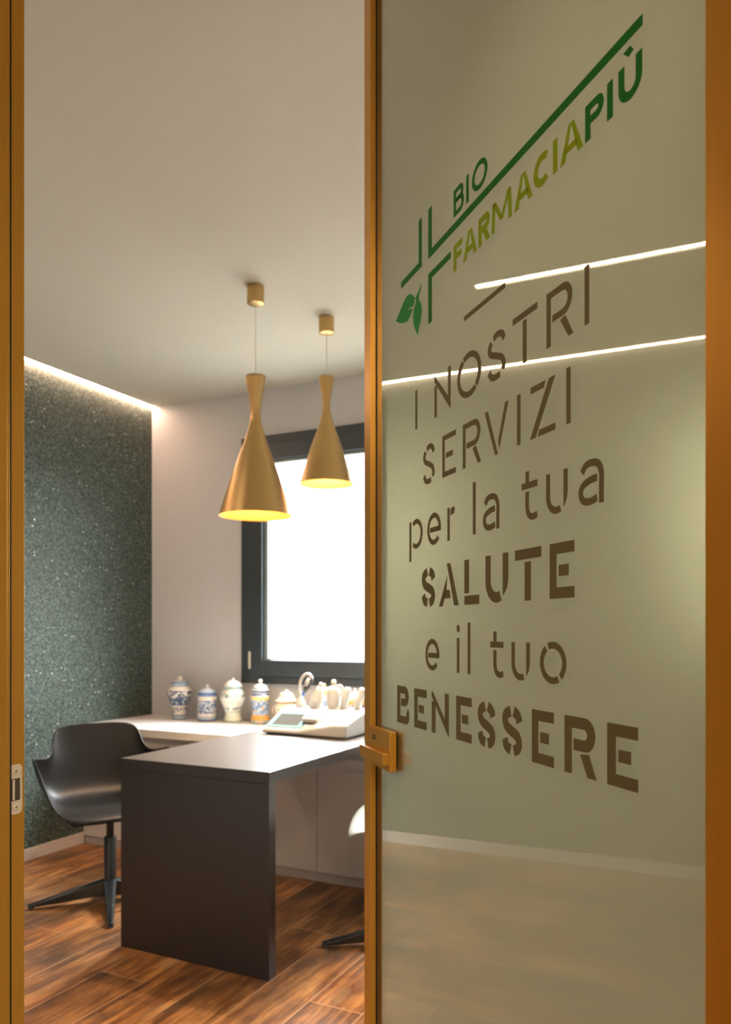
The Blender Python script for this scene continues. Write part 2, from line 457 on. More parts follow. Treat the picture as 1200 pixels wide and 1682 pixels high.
for zc in (Z0s+.0095, Z1s-.0095):
    m = Matrix.Translation((JX+.0014, Y0s+.0060, zc)) @ Matrix.Rotation(PI/2, 4, 'Y')
    obj('screw', lathe(bmesh.new(), [(.0046, 0), (.0046, .0004), (.0038, .0010), (.0036, .0004), (.0014, .0003)], 20, m), M['nickel'], spo, smooth=False)
    obj('screw_recess', lathe(bmesh.new(), [(.0012, .0003), (.0012, .0008)], 8, m), M['nickel_dark'], spo)

# ------------------------------------------------------------------ glass door, opened into the room
# local axes: +X from the handle side towards the hinge side, +Z up, -Y towards the viewer's face of the door
DX = Vector((.71946103, -.69453281, 0)); DN = Vector((-.69453281, -.71946103, 0))
Q = Vector((-.59643597, 1.28915646, 0))
door = empty('door_1', (0, 0, 0)); tag(door, kind='structure')
door.matrix_world = Matrix(((DX.x, -DN.x, 0, Q.x), (DX.y, -DN.y, 0, Q.y), (0, 0, 1, 0), (0, 0, 0, 1)))
UE, UH, ZT, ZB = -.0786, .832, 2.60, .012        # free edge, hinge edge, top, bottom
GU0, GU1 = -.0437, .797
TH = .010                                        # thickness of the glass
S = .012
obj('stile', boxes((UE, GU0, -S, TH+S, ZB, ZT)), M['gold'], door, bevel=.0008)
obj('stile', boxes((GU1, UH, -S, TH+S, ZB, ZT)), M['gold'], door, bevel=.0008)
obj('rail', boxes((GU0, GU1, -S, TH+S, ZT-.035, ZT)), M['gold'], door, bevel=.0008)
obj('rail', boxes((GU0, GU1, -S, TH+S, ZB, ZB+.035)), M['gold'], door, bevel=.0008)
obj('gasket', boxes((GU0, GU0+.0012, -.0016, TH+.0016, ZB+.036, ZT-.036), (GU1-.0012, GU1, -.0016, TH+.0016, ZB+.036, ZT-.036)), M['rubber'], door)
glass = obj('glass_pane', boxes((GU0+.001, GU1-.001, 0, .001, ZB+.034, ZT-.034)), M['door_glass'], door)
obj('frosted_film', boxes((GU0+.001, GU1-.001, TH-.0008, TH, ZB+.034, ZT-.034)), M['frosted'], glass)

# handle: square glass-door lock case with a square lever
pl = obj('handle_plate', boxes((-.040, .061, -.014, -.0012, .9992, 1.070)), M['gold'], door, bevel=.0015)
lv = obj('lever', boxes((-.066, .061, -.0265, -.0142, 1.011, 1.033)), M['gold'], pl, bevel=.0012)
obj('screw', lathe(bmesh.new(), [(.0045, 0), (.0045, .002), (.003, .003)], 16, Matrix.Translation((-.018, -.0142, 1.052)) @ Matrix.Rotation(PI/2, 4, 'X')), M['nickel_dark'], pl)
# back plate and lever on the room side
pb = obj('handle_plate', boxes((-.040, .061, TH+.0012, TH+.014, .9992, 1.070)), M['gold'], door, bevel=.0015)
obj('lever', boxes((-.066, .061, TH+.0142, TH+.0265, 1.011, 1.033)), M['gold'], pb, bevel=.0012)

# ---- lettering -----------------------------------------------------------
class Film:
    """flat cut-vinyl shapes on the door glass, drawn in door coordinates (metres)"""
    def __init__(s): s.bm = bmesh.new()
    def face(s, pts):
        ar = sum(pts[i][0]*pts[(i+1) % len(pts)][1]-pts[(i+1) % len(pts)][0]*pts[i][1] for i in range(len(pts)))
        if ar < 0: pts = list(reversed(pts))
        y0, y1 = -.0001, -.0004
        A = [s.bm.verts.new((p[0], y1, p[1])) for p in pts]; B = [s.bm.verts.new((p[0], y0, p[1])) for p in pts]
        s.bm.faces.new(A); s.bm.faces.new(list(reversed(B)))
        n = len(pts)
        for i in range(n): s.bm.faces.new((A[i], B[i], B[(i+1) % n], A[(i+1) % n]))
    def strip(s, L, R):
        """ribbon between two side polylines"""
        y0, y1 = -.0001, -.0004
        n = len(L)
        a = [s.bm.verts.new((p[0], y1, p[1])) for p in L]; b = [s.bm.verts.new((p[0], y1, p[1])) for p in R]
        c = [s.bm.verts.new((p[0], y0, p[1])) for p in L]; d = [s.bm.verts.new((p[0], y0, p[1])) for p in R]
        for i in range(n-1):
            s.bm.faces.new((a[i], b[i], b[i+1], a[i+1])); s.bm.faces.new((c[i], c[i+1], d[i+1], d[i]))
            s.bm.faces.new((a[i], a[i+1], c[i+1], c[i])); s.bm.faces.new((b[i], d[i], d[i+1], b[i+1]))
        s.bm.faces.new((a[0], c[0], d[0], b[0])); s.bm.faces.new((a[-1], b[-1], d[-1], c[-1]))
    def build(s, name, mat, parent):
        return obj(name, s.bm, mat, parent)

class Pen:
    """draws one glyph in a box; stroke width given in metres"""
    def __init__(s, film, x0, x1, y0, y1, t):
        s.f, s.x0, s.x1, s.y0, s.y1, s.t = film, x0, x1, y0, y1, t
        s.ix0, s.ix1, s.iy0, s.iy1 = x0+t/2, x1-t/2, y0+t/2, y1-t/2
    def p(s, u, v):      # unit -> centre-line box
        return (s.ix0+u*(s.ix1-s.ix0), s.iy0+v*(s.iy1-s.iy0))
    def rect(s, x0, x1, y0, y1): s.f.face([(x0, y0), (x1, y0), (x1, y1), (x0, y1)])
    def poly(s, pts): s.f.face(pts)
    def line(s, pts, smooth=True, t=None, n=7, absolute=False):
        t = t or s.t
        P = [Vector((*(q if absolute else s.p(*q)), 0)) for q in pts]
        if smooth and len(P) > 2: P = catmull([tuple(q) for q in P], n)
        L, R = [], []
        for i, q in enumerate(P):
            if i == 0: d = P[1]-P[0]
            elif i == len(P)-1: d = P[-1]-P[-2]
            else: d = (P[i+1]-P[i]).normalized()+(P[i]-P[i-1]).normalized()
            d = d.normalized(); nn = Vector((-d.y, d.x, 0)); k = 1
            if 0 < i < len(P)-1:
                dd = (P[i+1]-P[i]).normalized(); c = abs(nn.dot(Vector((-dd.y, dd.x, 0)))); k = 1/max(.5, c)
            L.append(q+nn*t/2*k); R.append(q-nn*t/2*k)
        s.f.strip([(q.x, q.y) for q in L], [(q.x, q.y) for q in R])
    def arc(s, cx, cy, rx, ry, a0, a1, n=22):
        """elliptic ring segment; rx, ry are outer radii"""
        L, R = [], []
        for i in range(n+1):
            a = math.radians(a0+(a1-a0)*i/n)
            L.append((cx+rx*math.cos(a), cy+ry*math.sin(a))); R.append((cx+(rx-s.t)*math.cos(a), cy+(ry-s.t)*math.sin(a)))
        s.f.strip(L, R)

def glyph(f, ch, x0, x1, y0, y1, t, g):
    """g: stencil gap (0 for an unbroken letter)"""
    s = Pen(f, x0, x1, y0, y1, t); w, h = x1-x0, y1-y0
    th = t*.92
    if ch == 'I':
        s.rect(x0, x1, y0, y1)
    elif ch == 'N':
        if g:
            s.rect(x0, x0+t, y0, y1-h*.24)
            s.rect(x1-t, x1, y0+h*.24, y1)
            s.poly([(x0, y1), (x0, y1-h*.24+g*2.2), (x1-t*.1, y0), (x1, y0), (x1, y0+h*.20), (x0+t*.25, y1)])
    elif ch == 'O':
        rx, ry = w/2, h/2; cx, cy = x0+rx, y0+ry
        if g:
            gg = math.degrees(g/rx)*.5
            s.arc(cx, cy, rx, ry, 128-gg-180-180+gg*0+0, 128-gg, 40) if False else None
            s.arc(cx, cy, rx, ry, -50+gg, 122-gg, 30)
            s.arc(cx, cy, rx, ry, 122+gg, 310-gg, 30)
        else:
            s.arc(cx, cy, rx, ry, 0, 360, 44)
    elif ch == 'o':
        rx, ry = w/2, h/2; cx, cy = x0+rx, y0+ry
        gg = math.degrees(g/rx)*.5
        s.arc(cx, cy, rx, ry, -52+gg, 118-gg, 30)
        s.arc(cx, cy, rx, ry, 118+gg+6, 308-gg-6, 30)
    elif ch == 'S':
        if t < h*.17:
            s.line([(1, .80), (.86, .95), (.55, 1.0), (.30, .95)])
            s.line([(.16, .89), (.02, .74), (.14, .60), (.50, .50), (.86, .38), (.98, .22), (.90, .10)])
            s.line([(.74, .02), (.45, 0), (.16, .05), (0, .20)])
        else:
            s.line([(1, .74), (.90, .90), (.62, 1.0)])
            s.line([(.40, .99), (.10, .90), (.02, .74), (.16, .58), (.50, .48), (.85, .38), (.98, .22), (.88, .07), (.62, 0)])
            s.line([(.40, .01), (.12, .08), (0, .26)])
    elif ch == 'T':
        s.rect(x0, x1, y1-th, y1)
        s.rect(x0+w/2-t/2, x0+w/2+t/2, y0, y1-th-g)
    elif ch in 'RPB':
        bt = y1; bb = y0+h*(.42 if ch == 'R' else .40 if ch == 'P' else .47)
        s.rect(x0, x0+t, y0, y1)
        rr = (bt-bb)/2; xw = x1 if ch != 'B' else x1-w*.06
        if ch == 'R': xw = x1-w*.04
        cxr = xw-min(rr*.95, (xw-x0)*.62); rx = xw-cxr
        s.rect(x0+t, cxr+.0001, y1-th, y1)
        s.arc(cxr, (bt+bb)/2, rx, rr, 90, -90, 18)
        s.rect(x0+t+g, cxr+.0001, bb, bb+th)
        if ch == 'R':
            ly = bb-(g if g else 0)
            s.poly([(x1-w*.50-t*.42, ly), (x1-w*.50+t*.70, ly), (x1, y0), (x1-t*1.15, y0)]) if not g else s.poly([(cxr-t*.65, ly), (cxr+t*.5, ly+.002), (x1, y0), (x1-t*1.12, y0)])
        if ch == 'B':
            b2 = bb+th; rr2 = (b2-y0)/2 if not g else (bb-g-y0)/2
            top = b2 if not g else bb-g
            cx2 = x1-min(rr2*.95, w*.55); rx2 = x1-cx2
            s.rect(x0+t-.0001, cx2, y0, y0+th)
            if g:
                s.arc(cx2, (top+y0)/2+h*.02, rx2, rr2+h*.02, -90, 62, 18)
            else:
                s.rect(x0+t, cx2, b2-th, b2)
                s.arc(cx2, (top+y0)/2, rx2, rr2, -90, 90, 18)
    elif ch == 'E':
        s.rect(x0, x0+t, y0, y1); s.rect(x0+t, x1, y1-th, y1); s.rect(x0+t, x1, y0, y0+th)
        m = y0+h*.5
        s.rect(x0+t+(g*1.2 if g else 0), x1-w*(.22 if g else .08), m-th/2, m+th/2)
    elif ch == 'F':
        s.rect(x0, x0+t, y0, y1); s.rect(x0+t, x1, y1-th, y1); s.rect(x0+t, x1-w*.1, y0+h*.42, y0+h*.42+th)
    elif ch == 'V':
        bx = x0+w*.5
        s.poly([(x0, y1), (x0+t*1.05, y1), (bx+t*.5, y0), (bx-t*.35, y0)])
        s.poly([(x1-t*1.0, y1), (x1, y1), (bx+t*.95, y0+h*.10), (bx+t*.55, y0+h*.27)])
    elif ch == 'Z':
        s.poly([(x0, y1-th), (x0, y1), (x1-t*2.0-g, y1), (x1-t*2.5-g, y1-th)])
        s.poly([(x1-t*1.55, y1), (x1, y1), (x0+t*1.25, y0), (x0-t*.2, y0)])
        s.poly([(x0+t*1.3+g*1.3, y0), (x0+t*1.8+g*1.3, y0+th), (x1, y0+th), (x1, y0)])
    elif ch == 'A':
        ax = x0+w/2
        if g:
            s.poly([(ax-t*.42, y1), (ax+t*.42, y1), (x1, y0), (x1-t*1.05, y0)])
            s.poly([(x0, y0), (x0+t*.95, y0), (ax-t*.52+.0005, y0+h*.28+th*.35), (ax+w*.02, y0+h*.28), (ax+w*.10, y0+h*.15) , (ax+w*.03, y0+h*.37), (ax-t*.35, y0+h*.70)][:3] + [(ax-t*.30, y0+h*.72)])
            s.poly([(x0+w*.26, y0+h*.18), (x0+w*.60, y0+h*.18), (x0+w*.55, y0+h*.38), (x0+w*.33, y0+h*.38)])
        else:
            s.poly([(ax-t*.55, y1), (ax+t*.05, y1), (x0+t*1.08, y0), (x0, y0)])
            s.poly([(ax-t*.05, y1), (ax+t*.55, y1), (x1, y0), (x1-t*1.08, y0)])
            s.rect(x0+w*.24, x1-w*.24, y0+h*.22, y0+h*.22+th*.9)
    elif ch == 'L':
        s.rect(x0, x0+t, y0+th+g, y1); s.rect(x0, x1, y0, y0+th)
    elif ch in 'Uu':
        r = w/2
        if g:
            s.rect(x0, x0+t, y0+r, y1)
            s.arc(x0+r, y0+r, r, r, 180, 295, 20)
            xr = x1-t
            s.poly([(xr, y1), (x1, y1), (x1, y0+r*1.0), (x1-r*.10, y0+r*.62), (xr+t*.10, y0+r*.30), (xr, y0+r*.34)])
        else:
            s.rect(x0, x0+t, y0+r, y1); s.rect(x1-t, x1, y0+r, y1); s.arc(x0+r, y0+r, r, r, 180, 360, 26)
    elif ch == 'M':
        s.poly([(x0, y0), (x0+t*.85, y0), (x0+t*1.15, y1), (x0+t*.25, y1)])
        s.poly([(x1-t*.85, y0), (x1, y0), (x1-t*.25, y1), (x1-t*1.15, y1)])
        mx = x0+w/2
        s.poly([(x0+t*.3, y1), (x0+t*1.25, y1), (mx+t*.35, y0+h*.22), (mx-t*.35, y0+h*.22)])
        s.poly([(x1-t*1.25, y1), (x1-t*.3, y1), (mx+t*.35, y0+h*.22), (mx-t*.35, y0+h*.22)])
    elif ch == 'C':
        s.arc(x0+h*.5, y0+h/2, h*.5, h/2, 52, 308, 36)
    elif ch == 'p':          # y0 is the baseline; the stem drops below it
        s.rect(x0, x0+t, y0-h*.40, y1-t*.3)
        cy = (y0+y1)/2; cx = x1-w*.47
        s.arc(cx, cy, x1-cx, h/2, 128, -128, 30)
    elif ch == 'e':
        cx, cy = x0+w/2, y0+h/2
        s.arc(cx, cy, w/2, h/2, -8, 320-8, 40) if False else s.arc(cx, cy, w/2, h/2, -12, 318, 40)
        s.rect(x0+t+g*.8, x1-t*.2, cy-t*.5-h*.02, cy+t*.5-h*.02)
    elif ch == 'r':
        s.rect(x0, x0+t, y0, y1)
        s.poly([(x0+t+g*.8, y1-t*1.5), (x0+t+g*.8, y1-t*.3), (x1-w*.18, y1+t*.05), (x1, y1-t*.35), (x1-t*.25, y1-t*1.25), (x1-t*.9, y1-t*1.35)])
    elif ch == 'l':
        s.rect(x0, x1, y0, y1)
    elif ch == 'i':
        s.rect(x0, x1, y0, y0+h*.72)
        r = w*.62; s.poly([(x0+w/2+r*math.cos(k*PI/8), y1-r*1.2+r*1.15*math.sin(k*PI/8)) for k in range(16)])
    elif ch == 'a':
        # hook and right stem in one, separate bowl
        s.line([(0.06, .80), (.25, .96), (.55, 1.0), (.85, .92), (1.0, .68), (1.0, .3), (1.0, -t/2/(h-t))])
        s.line([(.80, .58), (.45, .55), (.10, .44), (0, .25), (.14, .05), (.48, 0), (.80, .06)])
    elif ch == 't':          # y1 is the top of the ascender
        sx = x0+w*.36-t*.5; xh = y0+h*.78
        s.rect(x0, x1, xh-t, xh)
        s.rect(sx, sx+t, xh-.0001, y1)
        s.line([(sx+t/2, xh-t-g), (sx+t/2, y0+t*2.1), (sx+t*.95, y0+t*.95), (sx+t*2.0, y0+t*.5), (x1-t*.1, y0+t*.72)], absolute=True)

def text_line(name, items, y0, y1, t, g, mat, label=None):
    f = Film()
    for it in items:
        ch, a, b = it[:3]
        yy0, yy1 = (it[3], it[4]) if len(it) > 3 else (y0, y1)
        glyph(f, ch, a/1000, b/1000, yy0/1000, yy1/1000, t/1000, g/1000)
    o = f.build(name, mat, glass)
    if label: o['label'] = label
    return o
text_line('lettering', [('I', 142, 150.4), ('N', 217.8, 275.4), ('O', 297.8, 371.2), ('S', 389.5, 438.5), ('T', 456, 514), ('R', 534, 588), ('I', 608.8, 617)],
          1585.5, 1650.3, 8.8, 3.2, M['film_brown'], 'brown thin stencil words I NOSTRI')
text_line('lettering', [('S', 173.6, 218.9), ('E', 246.5, 293), ('R', 315.6, 371.2), ('V', 381.7, 445.5), ('I', 466.7, 475), ('Z', 499, 552.4), ('I', 574.4, 582.6)],
          1485.5, 1549.5, 8.6, 3.2, M['film_brown'], 'brown thin stencil word SERVIZI')
text_line('lettering', [('p', 117, 171.9, 1386.3, 1436), ('e', 190.4, 241.3, 1385.5, 1436.5), ('r', 264.3, 289.8, 1386.3, 1436), ('l', 347, 355.1, 1386.3, 1460),
                        ('a', 376.5, 421.8, 1386.3, 1436), ('t', 478, 514.2, 1386.3, 1448), ('u', 533.1, 577, 1386.3, 1435.5), ('a', 597.6, 642.4, 1386.5, 1436.5)],
          1386, 1436, 8.2, 3.2, M['film_brown'], 'brown thin stencil words per la tua')
text_line('lettering', [('S', 168.2, 220.5), ('A', 234.2, 302.4), ('L', 320.8, 365.9), ('U', 384, 445), ('T', 462, 522.5), ('E', 540.7, 589.9)],
          1287.3, 1352.2, 14.2, 3.4, M['film_brown'], 'brown bold stencil word SALUTE')
text_line('lettering', [('e', 183.2, 235.3, 1186.5, 1236.9), ('i', 296.5, 304.5, 1187.5, 1259), ('l', 331, 339.2, 1187.3, 1261.5), ('t', 397.6, 432.5, 1187, 1248.8),
                        ('u', 453.2, 497, 1186.8, 1235.2), ('o', 519.7, 574.4, 1186.9, 1237)],
          1187, 1237, 8.2, 3.2, M['film_brown'], 'brown thin stencil words e il tuo')
text_line('lettering', [('B', 61.7, 116.4), ('E', 137.6, 187.8), ('N', 207.5, 269.2), ('E', 294.2, 343), ('S', 360.9, 411.4), ('S', 429.1, 479.4), ('E', 501.8, 549.3),
                        ('R', 570.8, 630), ('E', 648, 696.6)], 1088.5, 1153.5, 14.2, 3.4, M['film_brown'], 'brown bold stencil word BENESSERE')
f = Film(); f.face([(.3195, 1.6995), (.437, 1.6995), (.437, 1.7065), (.3195, 1.7065)])
f.build('divider_bar', M['film_brown'], glass)
# cross emblem of four angled lines, one running on as the long bar
f = Film()
f.face([(.0798, 1.8472), (.0798, 1.8584), (.1563, 1.8584), (.1682, 1.8472)])
f.face([(.1563, 1.8584), (.1563, 1.9275), (.1682, 1.9275), (.1682, 1.8472)])
f.face([(.1942, 1.847), (.1942, 1.9265), (.2075, 1.9265), (.2075, 1.8583)])
f.face([(.1942, 1.847), (.2075, 1.8583), (.703, 1.8583), (.703, 1.847)])
f.face([(.1942, 1.8229), (.2754, 1.8221), (.2754, 1.8118), (.2075, 1.8118)])
f.face([(.1942, 1.8229), (.2075, 1.8118), (.2075, 1.7425), (.1942, 1.7425)])
o = f.build('cross_emblem', M['film_green'], glass); o['label'] = 'dark green open cross with one long arm'
f = Film()
l1 = [(-116.6, 1822.8), (-104.6, 1823.5), (-90.3, 1819.1), (-73.6, 1809.7), (-55.7, 1799.8), (-73.6, 1789.5), (-94.4, 1782.2), (-108.6, 1780.0), (-120.5, 1784.8), (-130.3, 1791.8), (-119, 1797), (-104, 1799.2), (-119, 1799.0), (-133.0, 1795.3), (-137.2, 1800.7), (-139.0, 1807.3), (-130.3, 1816.3)]
l1 = [(-p[0]/1000, p[1]/1000) for p in l1]
l2 = [(-166.3, 1821.5), (-164.5, 1811.3), (-157.3, 1803.7), (-156.3, 1797.6), (-166.3, 1785.6), (-168.9, 1774.1), (-164.5, 1761.3), (-157.1, 1751.5), (-150.7, 1741.0), (-142.8, 1751.9), (-135.0, 1764.3), (-132.1, 1778.1), (-136.0, 1788.9), (-143.5, 1796.4), (-147, 1802), (-138.8, 1806.3), (-150, 1809.0), (-160.5, 1815)]
l2 = [(-p[0]/1000, p[1]/1000) for p in l2]
f.face(l1); f.face(l2)
o = f.build('leaf_emblem', M['film_leaf'], glass); o['label'] = 'pair of green leaves below the cross'
text_line('logo_lettering', [('B', 285.7, 319), ('I', 326.5, 334), ('O', 344.1, 389.3)], 1867, 1907, 7.4, 0, M['film_green'], 'dark green word BIO')
text_line('logo_lettering', [('F', 285.4, 314), ('A', 317, 358.7), ('R', 363.5, 397), ('M', 401, 454), ('A', 460, 503.2), ('C', 505.4, 541), ('I', 547.5, 556.6), ('A', 561.7, 606.2)],
          1785.5, 1825, 9.4, 0, M['film_lime'], 'lime green word FARMACIA')
o = text_line('logo_lettering', [('P', 609.9, 642.4), ('I', 647.9, 657.4), ('U', 666.3, 702.4)], 1785.5, 1825, 9.4, 0, M['film_green'], 'dark green word PIU with an accent on the U')
f = Film(); f.face([(.6735, 1.8385), (.6848, 1.8395), (.6897, 1.8325), (.682, 1.8300)]); f.build('accent_mark', M['film_green'], glass)

# ------------------------------------------------------------------ pendants
def pendant(loc, sc_h, sc_r, label):
    r = empty('pendant_lamp', loc); tag(r, label, 'pendant lamp', 'gold hourglass pendant lamps over the desk')
    top, rim = sc_h
    bm = lathe(bmesh.new(), [(.034, -.002), (.036, -.004), (.036, -.074), (.033, -.0765), (.010, -.0765)], 40)
    o = obj('ceiling_cup', bm, M['lamp_gold'], r, smooth=True, bevel=0)
    e = o.modifiers.new('e', 'EDGE_SPLIT'); e.split_angle = math.radians(40)
    bm = bmesh.new(); tube(bm, [(0, 0, -.07), (0, 0, top-.01)], .0016, 8)
    obj('cord', bm, M['cable'], r)
    H = top-rim
    prof0 = [(0, 66), (72, 54), (162, 38), (225, 32.5), (262, 33), (300, 40), (362, 58), (412, 74), (512, 112), (612, 148), (712, 180), (812, 213), (872, 232)]
    pts = [(hw/232*sc_r, top-d/872*H) for d, hw in prof0]
    P = [(p.x, p.y) for p in catmull([(a, b, 0) for a, b in pts], 5)]
    outer = lathe(bmesh.new(), [(P[0][0]-.006, P[0][1]-.002)] + P, 72, cap=False)
    sh = obj('lamp_shade', outer, M['lamp_gold'], r, smooth=True)
    inner = [(max(.004, a-.0022), b+.0001) for a, b in P[12:]]
    inner[-1] = (P[-1][0]-.0003, P[-1][1])
    bm = lathe(bmesh.new(), list(reversed(inner)), 72, cap=False)
    rawobj('shade_lining', bm, M['shade_inside'], sh, smooth=True)
    bm = lathe(bmesh.new(), [(.004, top-.003), (P[0][0]-.004, top-.003), (P[0][0]-.004, top-.006), (.004, top-.006)], 40, cap=True)
    obj('top_cap', bm, M['lamp_gold'], sh)
    zb = rim + H*.42
    bm = lathe(bmesh.new(), [(.004, .05), (.014, .045), (.014, .02), (.022, 0), (.025, -.02), (.020, -.038), (.008, -.048)], 24, Matrix.Translation((0, 0, zb)))
    obj('bulb', bm, M['bulb'], r, smooth=True)
    l = bpy.data.lights.new('pendant_light', 'POINT'); l.energy = PENDANT_W; l.color = (1.0, .76, .50); l.shadow_soft_size = .02
    lo = bpy.data.objects.new('pendant_light', l); lo.location = (0, 0, zb-.075); COL.objects.link(lo); lo.parent = r
    return r
PENDANT_W = 68
pendant((-1.867, 2.728, CEIL), (2.330-CEIL, 1.737-CEIL), .155, 'larger gold hourglass pendant lamp hanging nearest, its open cone overlapping the window frame')
pendant((-1.755, 3.145, CEIL), (2.434-CEIL, 1.933-CEIL), .127, 'smaller gold hourglass pendant lamp hanging further back in front of the bright window')

# ------------------------------------------------------------------ desk, counter, cabinets
DXa, DXb, DYa, DYb = -2.218, -1.520, 2.305, 3.60
dk = empty('desk', (DXa, DYa, 0)); tag(dk, 'dark taupe desk with solid end panel, its far end resting on the counter', 'desk')
W, D = DXb-DXa, DYb-DYa
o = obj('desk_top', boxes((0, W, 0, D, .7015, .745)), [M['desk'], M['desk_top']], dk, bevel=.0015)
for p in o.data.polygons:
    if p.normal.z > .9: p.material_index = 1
obj('end_panel', boxes((.0005, W-.0005, .0005, .044, 0, .7010)), M['desk'], dk, bevel=.001)

CT = .70
ct = tag(obj('counter', boxes((LX+.002, RX-.002, 3.30, BY-.002, CT-.045, CT)), M['counter'], bevel=.002), 'long white laminate counter under the window with the painted jars on it', 'counter')
CABX = -3.373
def cabinet(x0, x1, label, knob=None, n=2):
    c = empty('cabinet', (x0, 3.35, 0)); tag(c, label, 'cabinet', 'white base cabinets under the counter')
    w = x1-x0
    obj('carcass', boxes((.002, w-.002, 0, .56, .05, CT-.046), (.002, w-.002, -.002, .02, .625, .653)), M['cabinet'], c)
    obj('plinth', boxes((.001, w-.001, -.012, .03, 0, .046)), M['plinth'], c)
    for i in range(n):
        a = w*i/n+.0015; b = w*(i+1)/n-.0015
        d = obj('door', boxes((a, b, -.020, -.003, .048, .622)), M['cabinet'], c, bevel=.0012)
        if knob == i:
            h = boxes((b-.33, b-.205, -.040, -.032, .548, .562), (b-.328, b-.320, -.033, -.0195, .550, .560), (b-.215, b-.207, -.033, -.0195, .550, .560))
            obj('handle', h, M['cable'], d, bevel=.002)
    return c
cabinet(LX+.004, -2.8825, 'white base cabinet in the back left corner, partly behind the black chair')
cabinet(-2.8825, -1.913, 'white base cabinet behind the dark desk end panel')
cabinet(-1.913, -.943, 'white base cabinet with small handle, seen under the desk top beside the door edge', 0)
cabinet(-.943, RX-.004, 'white base cabinet behind the frosted glass door', n=3)

# ------------------------------------------------------------------ chairs
def shell_mesh():
    st = [  # y, z, half width, lift, forward pull at the edges
        (.235, .415, .205, .000, -.02), (.228, .436, .235, .000, -.03), (.19, .447, .258, .004, -.02), (.11, .446, .270, .020, 0), (.03, .438, .276, .110, 0),
        (-.04, .432, .284, .215, .005), (-.11, .434, .290, .238, .02), (-.165, .455, .290, .222, .05), (-.198, .505, .284, .168, .075), (-.216, .565, .262, .102, .080),
        (-.230, .625, .234, .036, .070), (-.244, .685, .217, .008, .052), (-.256, .735, .211, .000, .042), (-.264, .770, .200, -.004, .034), (-.269, .790, .178, -.008, .026), (-.270, .796, .14, -.008, .02)]
    bm = bmesh.new(); NU = 20; rows = []
    for (y, z, hw, lift, fwd) in st:
        row = []
        for i in range(NU+1):
            u = -1+2*i/NU; a = abs(u)
            x = hw*math.sin(u*PI/2*.97)/math.sin(PI/2*.97)
            k = a**4.4
            row.append(bm.verts.new((x*(1+.10*(lift/.2)*a**6), y+fwd*a**2.2, z+lift*k)))
        rows.append(row)
    for a, b in zip(rows, rows[1:]):
        for i in range(NU): bm.faces.new((a[i], a[i+1], b[i+1], b[i]))
    return bm
def make_chair(loc, rz, base_rz, smat, label, up=0):
    c = empty('office_chair', loc, rz); tag(c, label, 'chair')
    sh = obj('seat_shell', shell_mesh(), smat, c, smooth=True)
    s = sh.modifiers.new('s', 'SOLIDIFY'); s.thickness = .009; s.offset = -1
    s = sh.modifiers.new('ss', 'SUBSURF'); s.levels = 2; s.render_levels = 2
    obj('seat_plate', boxes((-.10, .10, -.10, .11, .405, .424), (-.055, .055, -.06, .06, .392, .406)), M['black_metal'], c, bevel=.005)
    bm = bmesh.new(); tube(bm, [(-.06, .05, .402), (-.17, .06, .398), (-.235, .06, .392)], [.004, .004, .008], 8)
    obj('height_lever', bm, M['black_metal'], c, smooth=True)
    bm = lathe(bmesh.new(), [(.040, .392), (.036, .38), (.017, .375), (.017, .295), (.0165, .22)], 24)
    obj('gas_lift', bm, M['black_metal'], c, smooth=True)
    for ch in c.children: ch.location.z = up
    bm = lathe(bmesh.new(), [(.024, .30), (.027, .297), (.027, .10), (.030, .088)], 24)
    obj('lift_cover', bm, M['black_metal'], c, smooth=True)
    for k in range(4):
        a = base_rz+k*PI/2
        m = Matrix.Rotation(a, 4, 'Z')
        bm = bmesh.new()
        secs = [(.018, .030, .030, .105), (.09, .024, .030, .088), (.22, .018, .017, .055), (.335, .012, .008, .027), (.352, .008, .010, .022)]
        prev = None
        for (r, hw, zb, zt) in secs:
            ring = [bm.verts.new(m @ Vector(p)) for p in ((r, -hw, zb), (r, hw, zb), (r, hw, zt-.006), (r, hw*.55, zt), (r, -hw*.55, zt), (r, -hw, zt-.006))]
            if prev:
                for i in range(6): bm.faces.new((prev[i], prev[(i+1) % 6], ring[(i+1) % 6], ring[i]))
            else: bm.faces.new(list(reversed(ring)))
            prev = ring
        bm.faces.new(prev)
        leg = obj('leg', bm, M['polished'], c, bevel=.003)
        obj('glide', lathe(bmesh.new(), [(.013, 0), (.014, .003), (.011, .012)], 16, m @ Matrix.Translation((.337, 0, 0))), M['black_plastic'], leg)
    return c
# local +Y of a chair is its front
make_chair((-2.636, 2.672, 0), math.radians(-120), math.radians(-15), M['black_shell'], 'black shell armchair on a four star swivel base beside the dark desk')
make_chair((-1.195, 2.83, 0), math.radians(112), math.radians(211-112), M['white_shell'], 'white shell armchair with dark star base, mostly hidden behind the door edge', .055)

